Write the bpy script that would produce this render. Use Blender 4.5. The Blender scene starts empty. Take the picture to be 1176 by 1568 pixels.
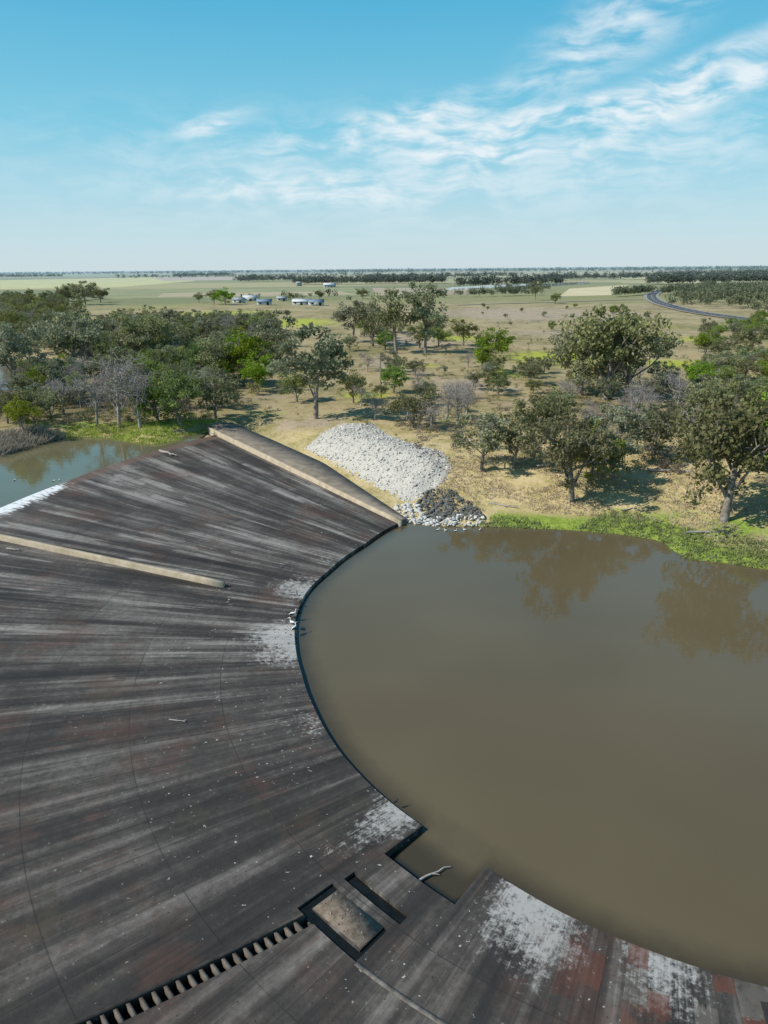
import bpy, math, random, bmesh
import numpy as np
from math import radians, degrees, sin, cos, pi
from mathutils import Matrix, Vector, Euler
random.seed(7); rng = np.random.default_rng(7)
scene = bpy.context.scene

# ------------------------------------------------------------------ camera model
F=1087.0; CX=588.0; CY=784.0; PITCH=18.95; ROLL=0.5; CAMH=30.0
Rm = Euler((radians(90-PITCH),0,0)).to_matrix() @ Matrix.Rotation(radians(-ROLL),3,'Z')
Rn = np.array(Rm)
def ray(px,py): return Rn @ np.array([(px-CX)/F,(CY-py)/F,-1.0])
def onplane(px,py,z):
    d=ray(px,py); t=(z-CAMH)/d[2]; return d[0]*t,d[1]*t
cd=bpy.data.cameras.new("camera"); cam=bpy.data.objects.new("camera",cd)
scene.collection.objects.link(cam); scene.camera=cam
cam.matrix_world = Matrix.Translation((0,0,CAMH)) @ Rm.to_4x4()
cd.sensor_fit='VERTICAL'; cd.sensor_height=24; cd.lens=24*F/1568.0
cd.clip_start=0.5; cd.clip_end=60000

# ------------------------------------------------------------------ layout of the weir
C=np.array([24.0,54.0]); A0=128.2; A1=300.0
def pol(x,y):
    dx=np.asarray(x)-C[0]; dy=np.asarray(y)-C[1]
    return np.degrees(np.arctan2(dy,dx))%360, np.hypot(dx,dy)
edge_px=[(605,803),(560,832),(505,872),(470,905),(453,945),(452,985),(462,1030),(482,1085),(520,1150),
 (590,1222),(655,1270),(755,1335),(850,1392),(960,1442),(1080,1485),(1176,1512)]
ea=[];er=[]
for p in edge_px:
    x,y=onplane(*p,0.35); a,r=pol(x,y); ea.append(float(a)); er.append(float(r))
o=np.argsort(ea); ea=np.array(ea)[o]; er=np.array(er)[o]
ta=np.linspace(120,305,800); tr=np.interp(ta,ea,er)
k=np.exp(-np.linspace(-2,2,25)**2); k/=k.sum()
trp=np.pad(tr,12,mode='edge'); tr=np.convolve(trp,k,'valid')
def Re(a): return np.interp(a,ta,tr)
ZC=2.75; ZE=0.35
ca=[];cr=[]
for p in [(338,664),(200,702),(100,738),(0,778)]:
    x,y=onplane(*p,ZC); a,r=pol(x,y); ca.append(float(a)); cr.append(float(r))
ca+= [ca[-1]+25,310]; cr+=[75.0,76.0]
o=np.argsort(ca); ca=np.array(ca)[o]; cr=np.array(cr)[o]
def Rc(a): return np.interp(a,ca,cr)
def apron_z(a,r):
    s=(r-Re(a))/(Rc(a)-Re(a)); return ZE+(ZC-ZE)*np.clip(s,-.3,1.1)
def PT(a,r): return C[0]+r*np.cos(np.radians(a)), C[1]+r*np.sin(np.radians(a))

pool=[]
for a in np.arange(A0,A1+.1,3): pool.append(PT(a,Re(a)))
pool+= [(62,17),(120,8),(230,-5),(330,-5),(330,60),(230,62),(120,60),(70,61),(52,63)]
for p in [(1176,872),(1110,862),(1060,857),(1038,848),(1012,828),(950,818),(880,812),(800,808),(740,806),(650,806)]:
    pool.append(onplane(*p,0.0))
pool=np.array(pool)
up=[]
for p in [(318,664),(290,668),(240,680),(205,678),(170,670),(110,668),(40,682),(0,696)]: up.append(onplane(*p,2.6))
up+= [(-85,106),(-130,112),(-190,60),(-190,-100),(-60,-190),(90,-160),(110,-60)]
for a in np.arange(A1,A0-.1,-4): up.append(PT(a,Rc(a)-1.0))
up=np.array(up)
lag=np.array([onplane(*p,2.6) for p in [(40,600),(135,592),(128,552),(70,548),(-60,556),(-80,600)]])
def sdf(x,y,P):
    x=np.asarray(x,float); y=np.asarray(y,float)
    best=np.full(x.shape,1e18); ins=np.zeros(x.shape,bool); n=len(P)
    for i in range(n):
        ax,ay=P[i]; bx,by=P[(i+1)%n]; ex,ey=bx-ax,by-ay
        L=ex*ex+ey*ey+1e-9
        t=np.clip(((x-ax)*ex+(y-ay)*ey)/L,0,1)
        best=np.minimum(best,(x-ax-t*ex)**2+(y-ay-t*ey)**2)
        c=((ay>y)!=(by>y)); xx=ax+(y-ay)*ex/(ey if abs(ey)>1e-9 else 1e-9)
        ins^=(c&(x<xx))
    d=np.sqrt(best); return np.where(ins,-d,d)
def sstep(v): v=np.clip(v,0,1); return v*v*(3-2*v)
wd=np.array([cos(radians(A0)),sin(radians(A0))]); wq=np.array([wd[1],-wd[0]])
WA=np.array(PT(A0,Re(A0)))
WL=float(Rc(A0)-Re(A0))+1.5
def wallz(s): return ZE+(ZC-ZE)*np.clip(s/WL,-.05,1.3)
def ground_h(x,y):
    x=np.asarray(x,float); y=np.asarray(y,float)
    dp=sdf(x,y,pool); du=sdf(x,y,up); dl=sdf(x,y,lag)
    h=np.clip(dp*.35,-1.5,.45)+3.35*sstep((dp-1)/24)
    far=np.clip(1-np.hypot(x,y)/500,0,1)
    h=h+far*(np.sin(x*.11+y*.05)*np.cos(y*.09-x*.03)*.22+np.sin(x*.31)*np.cos(y*.27)*.08)*np.clip(dp/4,0,1)
    h=np.minimum(h,np.clip(2.62+du*.28,1.0,99)); h=np.minimum(h,np.clip(2.62+dl*.28,1.2,99))
    s=(x-WA[0])*wd[0]+(y-WA[1])*wd[1]; q=(x-WA[0])*wq[0]+(y-WA[1])*wq[1]
    near=(s>-3)&(s<WL+4)
    w=np.where(near&(q<14)&(q>-6),1-sstep((q-5)/9),0)
    h=h*(1-w)+w*np.minimum(h,wallz(s)-.35)
    a,r=pol(x,y)
    inside=(a>A0)&(a<A1)&(r<Rc(a)-1.0)&(r>Re(a)-3)&(q<-2.5)
    return np.where(inside,-3.0,h)
def H(x,y):
    a,r=pol(x,y)
    if A0<a<A1 and Re(a)-.2<r<Rc(a): return float(apron_z(a,r))
    return float(ground_h(np.array([x]),np.array([y]))[0])
def site(px,py,n=8):
    d=ray(px,py); z=3.0
    for _ in range(n):
        t=(z-CAMH)/d[2]; z=.5*z+.5*H(d[0]*t,d[1]*t)
    t=(z-CAMH)/d[2]
    return d[0]*t,d[1]*t,H(d[0]*t,d[1]*t),t

# ------------------------------------------------------------------ node helpers
def newmat(name):
    m=bpy.data.materials.new(name); m.use_nodes=True
    nt=m.node_tree; b=nt.nodes['Principled BSDF']; return m,nt,b
def nd(nt,t,**kw):
    n=nt.nodes.new(t)
    for k_,v in kw.items():
        setattr(n,k_,v)
    return n
def setin(nt,n,i,v):
    if v is None: return
    if hasattr(v,'is_output') : nt.links.new(v,n.inputs[i])
    else: n.inputs[i].default_value=v
def M(nt,op,a,b=None,c=None,clamp=False):
    n=nd(nt,'ShaderNodeMath',operation=op,use_clamp=clamp)
    setin(nt,n,0,a); setin(nt,n,1,b); setin(nt,n,2,c); return n.outputs[0]
def mix(nt,f,a,b,blend='MIX'):
    n=nd(nt,'ShaderNodeMix',data_type='RGBA',blend_type=blend)
    for i,v in ((0,f),(6,a),(7,b)):
        if isinstance(v,tuple) and len(v)==3: v=(*v,1)
        setin(nt,n,i,v)
    return n.outputs[2]
def noise(nt,vec,scale,detail=4,rough=.55,dist=0,out=0):
    n=nd(nt,'ShaderNodeTexNoise'); 
    if vec is not None: nt.links.new(vec,n.inputs['Vector'])
    n.inputs['Scale'].default_value=scale; n.inputs['Detail'].default_value=detail
    n.inputs['Roughness'].default_value=rough; n.inputs['Distortion'].default_value=dist
    return n.outputs[out]
def mapr(nt,v,a,b,c=0.0,d=1.0,smooth=True):
    n=nd(nt,'ShaderNodeMapRange'); n.interpolation_type='SMOOTHSTEP' if smooth else 'LINEAR'
    setin(nt,n,0,v)
    for i,x in enumerate((a,b,c,d)): n.inputs[i+1].default_value=x
    return n.outputs[0]
def ramp(nt,v,stops,interp='LINEAR'):
    n=nd(nt,'ShaderNodeValToRGB'); cr_=n.color_ramp; cr_.interpolation=interp
    while len(cr_.elements)<len(stops): cr_.elements.new(.5)
    for e,(p,c) in zip(cr_.elements,stops): e.position=p; e.color=(*c,1)
    setin(nt,n,0,v); return n.outputs[0]
def mapping(nt,vec,loc=(0,0,0),rot=(0,0,0),scale=(1,1,1),typ='POINT'):
    n=nd(nt,'ShaderNodeMapping',vector_type=typ); nt.links.new(vec,n.inputs[0])
    n.inputs[1].default_value=loc; n.inputs[2].default_value=rot; n.inputs[3].default_value=scale
    return n.outputs[0]
def pos(nt): return nd(nt,'ShaderNodeNewGeometry').outputs['Position']
def attr(nt,name,out='Fac'):
    n=nd(nt,'ShaderNodeAttribute'); n.attribute_name=name; return n.outputs[out]
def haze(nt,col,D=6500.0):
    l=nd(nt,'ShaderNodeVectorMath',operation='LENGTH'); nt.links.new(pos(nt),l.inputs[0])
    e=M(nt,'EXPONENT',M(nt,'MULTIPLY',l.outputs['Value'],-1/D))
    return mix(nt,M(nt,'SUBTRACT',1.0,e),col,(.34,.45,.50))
def bump(nt,b,hgt,strength,dist=.1):
    n=nd(nt,'ShaderNodeBump'); n.inputs['Strength'].default_value=strength; n.inputs['Distance'].default_value=dist
    nt.links.new(hgt,n.inputs['Height']); nt.links.new(n.outputs[0],b.inputs['Normal'])
def simple(name,c1,c2,scale=1.5,rough=.85,bs=.3,hz=False):
    m,nt,b=newmat(name); p=pos(nt)
    f=mapr(nt,noise(nt,p,scale,4,.65),.3,.7); col=mix(nt,f,c1,c2)
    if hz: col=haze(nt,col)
    nt.links.new(col,b.inputs['Base Color']); b.inputs['Roughness'].default_value=rough
    b.inputs['Specular IOR Level'].default_value=.2
    if bs: bump(nt,b,noise(nt,p,scale*6,2),bs,.05)
    return m

# ------------------------------------------------------------------ mesh helpers
def mk(name,verts,faces,mats,midx=None,attrs=None,smooth=False,parent=None,link=True):
    me=bpy.data.meshes.new(name)
    verts=np.asarray(verts,np.float32); faces=np.asarray(faces,np.int32); kf=faces.shape[1]
    me.vertices.add(len(verts)); me.vertices.foreach_set('co',verts.ravel())
    me.loops.add(faces.size); me.loops.foreach_set('vertex_index',faces.ravel())
    me.polygons.add(len(faces)); me.polygons.foreach_set('loop_start',np.arange(0,faces.size,kf,dtype=np.int32))
    for m in (mats if isinstance(mats,(list,tuple)) else [mats]): me.materials.append(m)
    if midx is not None: me.polygons.foreach_set('material_index',np.asarray(midx,np.int32))
    if smooth: me.polygons.foreach_set('use_smooth',np.ones(len(faces),bool))
    me.update(calc_edges=True)
    for an,(ty,da) in (attrs or {}).items():
        at=me.attributes.new(an,ty,'POINT')
        at.data.foreach_set({'FLOAT':'value','FLOAT_VECTOR':'vector','FLOAT_COLOR':'color'}[ty],np.asarray(da,np.float32).ravel())
    me.validate()
    if not link: return me
    ob=bpy.data.objects.new(name,me); scene.collection.objects.link(ob)
    if parent: ob.parent=parent
    return ob
def empty(name):
    e=bpy.data.objects.new(name,None); scene.collection.objects.link(e); return e
class Buf:
    def __init__(s): s.v=[];s.f=[];s.m=[];s.sh=[];s.n=0
    def add(s,v,f,m=0,sh=0.5):
        v=np.asarray(v,float).reshape(-1,3); f=np.asarray(f,int)
        s.v.append(v); s.f.append(f+s.n); s.n+=len(v)
        s.m.append(np.full(len(f),m)); s.sh.append(np.broadcast_to(np.asarray(sh,float),(len(v),)))
    def out(s,name,mats,**k):
        return mk(name,np.concatenate(s.v),np.concatenate(s.f),mats,np.concatenate(s.m),
                  {'shade':('FLOAT',np.concatenate(s.sh))},**k)
BOXF=np.array([(0,3,2,1),(4,5,6,7),(0,1,5,4),(1,2,6,5),(2,3,7,6),(3,0,4,7)])
def box(buf,x0,x1,y0,y1,z0,z1,m=0):
    v=np.array([(x0,y0,z0),(x1,y0,z0),(x1,y1,z0),(x0,y1,z0),(x0,y0,z1),(x1,y0,z1),(x1,y1,z1),(x0,y1,z1)],float)
    buf.add(v,BOXF,m)
def tube(buf,path,rad,ns=6,m=0,sh=.5):
    P=np.asarray(path,float); n=len(P); rad=np.broadcast_to(rad,(n,))
    vs=[]
    for i in range(n):
        d=P[min(i+1,n-1)]-P[max(i-1,0)]; d=d/(np.linalg.norm(d)+1e-9)
        u=np.cross(d,(0.3,.9,.1) if abs(d[2])>.9 else (0,0,1)); u/=np.linalg.norm(u)+1e-9; w=np.cross(d,u)
        for j in range(ns):
            an=2*pi*j/ns; vs.append(P[i]+rad[i]*(cos(an)*u+sin(an)*w))
    f=[(i*ns+j,i*ns+(j+1)%ns,(i+1)*ns+(j+1)%ns,(i+1)*ns+j) for i in range(n-1) for j in range(ns)]
    buf.add(vs,f,m,sh)

# ------------------------------------------------------------------ world + sun
SAZ=(-.97,-.30); SEL=radians(43)
world=bpy.data.worlds.new("World"); scene.world=world; world.use_nodes=True
wt=world.node_tree; wt.nodes.clear()
wo=nd(wt,'ShaderNodeOutputWorld'); bg=nd(wt,'ShaderNodeBackground'); bg.inputs[1].default_value=.1
wt.links.new(bg.outputs[0],wo.inputs[0])
sk=nd(wt,'ShaderNodeTexSky'); sk.sky_type='NISHITA'; sk.sun_disc=False; sk.sun_elevation=SEL
sk.sun_rotation=math.atan2(SAZ[0],SAZ[1]); sk.air_density=1.2; sk.dust_density=1.5; sk.ozone_density=2
tc=nd(wt,'ShaderNodeTexCoord').outputs['Generated']
sp=nd(wt,'ShaderNodeSeparateXYZ'); wt.links.new(tc,sp.inputs[0])
zz=sp.outputs[2]
grad=ramp(wt,M(wt,'MAXIMUM',zz,0.0),[(0,(6.6,7.9,8.3)),(.03,(6.0,7.8,8.5)),(.09,(4.2,7.2,8.5)),(.16,(2.2,6.2,8.1)),(.29,(.85,4.7,7.3)),(.6,(.4,2.0,4.3)),(1,(.3,1.2,2.9))])
skc=mix(wt,.88,sk.outputs[0],grad)
az=M(wt,'ARCTAN2',sp.outputs[0],sp.outputs[1]); el=M(wt,'ARCSINE',zz)
cb=nd(wt,'ShaderNodeCombineXYZ'); wt.links.new(az,cb.inputs[0]); wt.links.new(el,cb.inputs[1]); ae=cb.outputs[0]
acc=None
for (x,y,a,b,tl,st) in [(325,190,50,14,16,.75),(610,186,200,24,10,.95),(850,178,110,20,6,1.05),(700,228,110,32,0,.85),
    (480,292,190,26,-1,.75),(1075,140,170,22,15,1.3),(1090,92,170,17,16,1.0),
    (950,42,120,48,22,1.0),(1000,215,260,60,6,.4),(600,265,520,90,0,.45)]:
    d=ray(x,y); d=d/np.linalg.norm(d)
    m_=mapping(wt,ae,(math.atan2(d[0],d[1]),math.asin(d[2]),0),(0,0,radians(tl)),(1.25*a/1200,1.25*b*.8/1087,1),'TEXTURE')
    l=nd(wt,'ShaderNodeVectorMath',operation='LENGTH'); wt.links.new(m_,l.inputs[0])
    g=mapr(wt,l.outputs['Value'],0,1.4,st,0)
    acc=g if acc is None else M(wt,'ADD',acc,g)
warp=noise(wt,ae,12,1,.5,0,1)
va=nd(wt,'ShaderNodeVectorMath',operation='MULTIPLY_ADD'); wt.links.new(warp,va.inputs[0]); va.inputs[1].default_value=(.06,.035,0); wt.links.new(ae,va.inputs[2])
n1=noise(wt,mapping(wt,va.outputs[0],(.3,.1,0),(0,0,radians(-14)),(9,42,1)),1,4,.62)
n2=noise(wt,mapping(wt,va.outputs[0],(3,1,0),(0,0,radians(-60)),(30,60,1)),1,2,.5)
nn=M(wt,'ADD',M(wt,'MULTIPLY',n1,.72),M(wt,'MULTIPLY',n2,.28))
cl=M(wt,'MULTIPLY',acc,mapr(wt,nn,.36,.66),None,True)
cl=M(wt,'MULTIPLY',cl,.88)
wt.links.new(mix(wt,cl,skc,(8.4,9.1,9.5)),bg.inputs[0])
sd=bpy.data.lights.new("sun","SUN"); sd.energy=4.9; sd.angle=radians(.5); sd.color=(1,.95,.86)
sun=bpy.data.objects.new("sun",sd); scene.collection.objects.link(sun)
hv=Vector((SAZ[0],SAZ[1],0)).normalized()*cos(SEL); tosun=Vector((hv.x,hv.y,sin(SEL)))
sun.rotation_euler=tosun.to_track_quat('Z','Y').to_euler(); sun.location=(-100,-30,100)
scene.view_settings.view_transform='Standard'; scene.view_settings.look='None'; scene.view_settings.exposure=0

# ------------------------------------------------------------------ ground
def axis(lo,hi,step,out_lo,out_hi,g=1.12):
    a=list(np.arange(lo,hi,step)); s=step; x=hi
    while x<out_hi: a.append(x); s*=g; x+=s
    a.append(out_hi); s=step; x=lo-step
    b=[]
    while x>out_lo: b.append(x); s*=g; x-=s
    b.append(out_lo); return np.array(b[::-1]+a)
xs=axis(-90,110,1.4,-25000,25000); ys=axis(14,230,1.4,-6000,30000,1.08)
X,Y=np.meshgrid(xs,ys); Z=ground_h(X,Y)
def wells(lst):
    m=np.zeros(X.shape)
    for (px,py,sx,sy,st) in lst:
        x,y,_,t=site(px,py); y1=site(px,py-sy)[1]; y2=site(px,py+sy)[1]
        m=np.maximum(m,st*np.exp(-(((X-x)/(sx*t/F))**2+((Y-y)/(abs(y1-y2)/2))**2)))
    return m
dpool=sdf(X,Y,pool)
wob=.9*np.sin(X*.35)+1.1*np.sin(X*.13+1)
green=np.where(dpool>-3,1,0)*np.clip(1.35-(dpool+wob)/4.5,0,1)*sstep((X-11)/5)*np.where(Y>50,1,0)
green=np.maximum(green,wells([(1120,815,130,34,.8),(1010,790,100,18,.65),(860,790,70,12,.5),(1150,745,70,25,.4),(320,655,30,7,.8),(200,665,60,5,.9),(100,650,90,10,.6),(400,632,60,8,.5),(560,640,60,6,.3)]))
yel=wells([(860,548,100,13,1),(1040,558,70,10,.9),(780,572,40,8,.7),(450,494,80,8,1),(700,518,50,6,.8),(1060,520,60,8,.6),(1150,505,40,8,.5),(560,605,50,10,.8),(330,480,120,7,.7),(1020,500,40,6,.5),(700,490,60,5,.5),(640,560,60,5,.6),(1120,575,60,6,.6),(460,590,40,10,.5),(840,690,60,10,.3),(230,470,120,6,.5)])
bare=wells([(800,480,150,12,1),(940,482,80,9,.8),(640,520,120,15,.8),(720,590,120,18,.75),(590,560,60,14,.7),(470,648,80,13,.8),(400,610,60,10,.6),(1000,470,40,4,.6),(800,620,70,20,.5),(1130,490,60,6,.7),(850,510,120,9,.7),(640,640,60,14,.5)])
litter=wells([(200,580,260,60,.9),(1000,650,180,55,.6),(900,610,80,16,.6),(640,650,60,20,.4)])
nv=len(ys),len(xs); idx=np.arange(nv[0]*nv[1]).reshape(nv)
fq=np.stack([idx[:-1,:-1],idx[:-1,1:],idx[1:,1:],idx[1:,:-1]],-1).reshape(-1,4)
m,nt,b=newmat("ground_mat"); p=pos(nt)
sg=nd(nt,'ShaderNodeSeparateColor'); nt.links.new(attr(nt,'gmask','Color'),sg.inputs[0])
nA=noise(nt,p,.035,4,.65); nB=noise(nt,p,.25,4,.65); nC=noise(nt,p,1.6,4,.7); nD=noise(nt,p,6,2,.7)
def spread(s,kk=1.6): return M(nt,'ADD',M(nt,'MULTIPLY',M(nt,'SUBTRACT',s,.5),kk),.5)
base=ramp(nt,spread(M(nt,'ADD',M(nt,'MULTIPLY',nA,.5),M(nt,'ADD',M(nt,'MULTIPLY',nB,.35),M(nt,'MULTIPLY',nC,.15)))),[(.28,(.12,.115,.04)),(.4,(.22,.19,.08)),(.5,(.32,.25,.125)),(.6,(.40,.32,.175)),(.72,(.25,.235,.09))])
near=nd(nt,'ShaderNodeSeparateXYZ'); nt.links.new(p,near.inputs[0])
straw=ramp(nt,spread(M(nt,'ADD',M(nt,'MULTIPLY',nB,.6),M(nt,'MULTIPLY',nC,.4)),1.2),[(.3,(.20,.20,.07)),(.4,(.36,.30,.13)),(.52,(.52,.41,.205)),(.68,(.60,.49,.28))])
base=mix(nt,mapr(nt,near.outputs[1],150,105),base,straw)
barec=ramp(nt,nB,[(.3,(.27,.205,.14)),(.55,(.41,.325,.235)),(.75,(.36,.255,.175))])
def mk_mask(s,lo=.35,hi=.75): 
    return mapr(nt,M(nt,'ADD',s,M(nt,'MULTIPLY',M(nt,'SUBTRACT',M(nt,'ADD',M(nt,'MULTIPLY',nB,.6),M(nt,'MULTIPLY',nC,.4)),.5),2.6)),lo,hi)
base=mix(nt,M(nt,'MULTIPLY',mk_mask(sg.outputs[2]),.85),base,barec)
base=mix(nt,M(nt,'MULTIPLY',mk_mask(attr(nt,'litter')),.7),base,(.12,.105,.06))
yc=ramp(nt,nC,[(.3,(.17,.21,.03)),(.5,(.38,.40,.04)),(.7,(.48,.46,.09))])
base=mix(nt,mk_mask(sg.outputs[1]),base,yc)
gc=ramp(nt,nC,[(.3,(.12,.17,.025)),(.55,(.24,.32,.05)),(.75,(.38,.40,.11))])
base=mix(nt,mk_mask(sg.outputs[0]),base,gc)
vv=nd(nt,'ShaderNodeTexVoronoi',distance='CHEBYCHEV'); nt.links.new(mapping(nt,p,(0,0,0),(0,0,.12),(1/900,1/420,0)),vv.inputs['Vector']); vv.inputs['Scale'].default_value=1
sv=nd(nt,'ShaderNodeSeparateColor'); nt.links.new(vv.outputs['Color'],sv.inputs[0])
pc=ramp(nt,sv.outputs[0],[(0,(.40,.355,.16)),(.25,(.23,.235,.08)),(.45,(.38,.28,.18)),(.6,(.48,.43,.22)),(.8,(.17,.19,.07)),(.92,(.34,.30,.12))],'CONSTANT')
pc=mix(nt,M(nt,'MULTIPLY',nA,.6),pc,(.26,.225,.11))
ln=nd(nt,'ShaderNodeVectorMath',operation='LENGTH'); nt.links.new(p,ln.inputs[0])
base=mix(nt,mapr(nt,ln.outputs['Value'],520,680),base,pc)
base=mix(nt,.45,base,mix(nt,nD,(.05,.05,.05),(1,1,1)),'SOFT_LIGHT')
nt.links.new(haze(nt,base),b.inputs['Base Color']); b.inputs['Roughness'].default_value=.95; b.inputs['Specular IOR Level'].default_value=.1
bump(nt,b,nC,.7,.3)
gcol=np.stack([green,yel,bare,np.ones_like(green)],-1)
mk("ground",np.stack([X,Y,Z],-1).reshape(-1,3),fq,m,attrs={'gmask':('FLOAT_COLOR',gcol),'litter':('FLOAT',litter)},smooth=True)

# ------------------------------------------------------------------ water
def watermat(name,c1,c2,bs=.06,rim=False,rough=.04):
    m,nt,b=newmat(name); p=pos(nt)
    col=mix(nt,mapr(nt,noise(nt,p,.05,2),.35,.65),c1,c2)
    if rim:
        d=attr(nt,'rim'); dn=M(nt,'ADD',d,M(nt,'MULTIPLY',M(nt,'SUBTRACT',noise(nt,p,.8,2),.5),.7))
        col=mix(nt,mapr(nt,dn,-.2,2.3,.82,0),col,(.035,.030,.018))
        col=mix(nt,mapr(nt,d,-1.0,-1.7),col,(.010,.017,.016))  # shadow of the notch wall painted into the water colour
    nt.links.new(col,b.inputs['Base Color']); b.inputs['Roughness'].default_value=rough; b.inputs['IOR'].default_value=1.33
    b.inputs['Specular IOR Level'].default_value=.7
    h1=noise(nt,mapping(nt,p,(0,0,0),(0,0,.4),(1,1.6,1)),.9,2,.5)
    bump(nt,b,h1,bs,.5)
    return m
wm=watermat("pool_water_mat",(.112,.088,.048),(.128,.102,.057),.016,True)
V=[];rim=[];ringt=[0,.3,.55,.7,.8,.87,.92,.95,.97,.985,1.0,1.04]
angs=np.concatenate([np.arange(0,A0,1.5),np.arange(A0,A1,1.5),np.arange(A1,360,1.5)])
def boundary(a):
    dx,dy=cos(radians(a)),sin(radians(a)); best=400
    n=len(pool)
    for i in range(n):
        p1=pool[i]-C; e=pool[(i+1)%n]-pool[i]; det=-dx*e[1]+dy*e[0]
        if abs(det)<1e-9: continue
        t=(-p1[0]*e[1]+p1[1]*e[0])/det; u=(dx*p1[1]-dy*p1[0])/det
        if t>0 and -1e-6<=u<=1+1e-6: best=min(best,t)
    return best+2.0
for a in angs:
    ap_=A0<=a<=A1
    Bd=float(Re(a)) if ap_ else boundary(a)
    for t in ringt:
        r=Bd*t if t<=1 else (Bd+9 if ap_ else Bd+.5)
        x,y=PT(a,r); V.append((x,y,0)); rim.append((max(-9,Re(a)-r) if not (224.5<a<233 and t<=1) else max(1.5,Re(a)-r)) if ap_ else 9)
V=np.array(V); na=len(angs); nr=len(ringt); ii=np.arange(na*nr).reshape(na,nr); jj=np.roll(ii,-1,axis=0)
fw=np.stack([ii[:,:-1],ii[:,1:],jj[:,1:],jj[:,:-1]],-1).reshape(-1,4)
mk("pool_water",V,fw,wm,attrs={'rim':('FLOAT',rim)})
def flatpoly(name,P,z,mat,parent=None):
    bm=bmesh.new(); f=bm.faces.new([bm.verts.new((x,y,z)) for x,y in P]); bmesh.ops.triangulate(bm,faces=[f]); bmesh.ops.recalc_face_normals(bm,faces=bm.faces)
    if bm.faces[:][0].normal.z<0: bmesh.ops.reverse_faces(bm,faces=bm.faces)
    me=bpy.data.meshes.new(name); bm.to_mesh(me); bm.free(); me.materials.append(mat)
    ob=bpy.data.objects.new(name,me); scene.collection.objects.link(ob); ob.parent=parent; return ob
wu=watermat("upstream_water_mat",(.125,.115,.06),(.15,.135,.075),.03)
def grow(P,d):
    c=P.mean(0); return [tuple(c+(q-c)*(1+d/np.linalg.norm(q-c))) for q in P]
flatpoly("upstream_river_water",[(x,y+1.5) if i<10 else (x,y) for i,(x,y) in enumerate([tuple(q) for q in up])],2.6,wu)
flatpoly("lagoon_water",grow(lag,2.0),2.6,wu)

# ------------------------------------------------------------------ weir apron
weir=empty("concrete_weir")
m,nt,b=newmat("apron_concrete"); p=pos(nt)
pv=attr(nt,'polar','Vector'); sx=nd(nt,'ShaderNodeSeparateXYZ'); nt.links.new(pv,sx.inputs[0])
AN,RA,DE=sx.outputs
def pn(sa,sr,detail=4,rough=.55,off=0,dist=0): 
    return noise(nt,mapping(nt,pv,(off,off*1.7,0),(0,0,0),(sa,sr,0)),1,detail,rough,dist)
s1=pn(.30,.028,3,.5,2); s2=pn(.95,.045,3,.6,5); s3=pn(3.4,.10,3,.6,11); s4=noise(nt,p,.07,4,.6); s5=noise(nt,p,2.2,4,.75); s6=noise(nt,p,.45,4,.7)
def white(pa_,pr_,lo,sa=0.0,srr=0.0,seed=0):
    A_=M(nt,'ADD',AN,M(nt,'MULTIPLY',M(nt,'SUBTRACT',s5,.5),sa)); R_=M(nt,'ADD',RA,M(nt,'MULTIPLY',M(nt,'SUBTRACT',s3,.5),srr))
    c=nd(nt,'ShaderNodeCombineXYZ'); ia=M(nt,'FLOOR',M(nt,'DIVIDE',A_,pa_)); nt.links.new(ia,c.inputs[0])
    nt.links.new(M(nt,'FLOOR',M(nt,'ADD',M(nt,'DIVIDE',R_,pr_),M(nt,'MULTIPLY',ia,lo))),c.inputs[1])
    w=nd(nt,'ShaderNodeTexWhiteNoise',noise_dimensions='2D'); nt.links.new(c.outputs[0],w.inputs['Vector']); return w.outputs[0]
w1=white(3.1,6.2,0); w2=white(1.033,6.2,.37,.25,4.0); w3=white(.775,12.4,.61,.35,10.0)
def ws(terms):
    o=None
    for s,w in terms:
        t=M(nt,'MULTIPLY',M(nt,'SUBTRACT',s,.5),w); o=t if o is None else M(nt,'ADD',o,t)
    return o
upper=mapr(nt,AN,215,165,0,1)
band=M(nt,'MULTIPLY',M(nt,'ADD',mapr(nt,w2,.70,1.0,0,.28),mapr(nt,w3,.72,1.0,0,.26)),mapr(nt,s2,.36,.6))
dband=M(nt,'ADD',mapr(nt,w2,.25,.0,0,.08),mapr(nt,w3,.25,.0,0,.07))
v=ws([(s1,1.05),(s2,.85),(s3,.28),(s4,.55),(s5,.42),(s6,.36),(w1,.06)])
v=M(nt,'ADD',v,M(nt,'MULTIPLY',M(nt,'SUBTRACT',band,dband),M(nt,'ADD',.25,M(nt,'MULTIPLY',upper,.75))))
v=M(nt,'ADD',v,M(nt,'ADD',.43,M(nt,'MULTIPLY',upper,.11)))
col=ramp(nt,v,[(.10,(.026,.023,.021)),(.36,(.042,.037,.033)),(.52,(.070,.061,.053)),(.70,(.135,.122,.107)),(.92,(.26,.24,.215))])
red=mapr(nt,M(nt,'ADD',noise(nt,p,.16,4,.65),M(nt,'MULTIPLY',s3,.35)),.68,.86,0,.42)
col=mix(nt,red,col,(.115,.058,.040))
grn=mapr(nt,noise(nt,mapping(nt,p,(40,7,0)),.14,4,.65),.58,.72,0,.35)
col=mix(nt,grn,col,(.065,.066,.038))
cst=mapr(nt,M(nt,'ADD',attr(nt,'crestd'),M(nt,'MULTIPLY',s4,1.0)),3.2,2.0,0,.7)
col=mix(nt,cst,col,mix(nt,s5,(.11,.07,.05),(.2,.135,.105)))
def lines(s,per,w):
    fr=M(nt,'ABSOLUTE',M(nt,'SUBTRACT',M(nt,'FRACT',M(nt,'DIVIDE',s,per)),.5)); return mapr(nt,fr,.5-w,.5,0,1,False)
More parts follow.
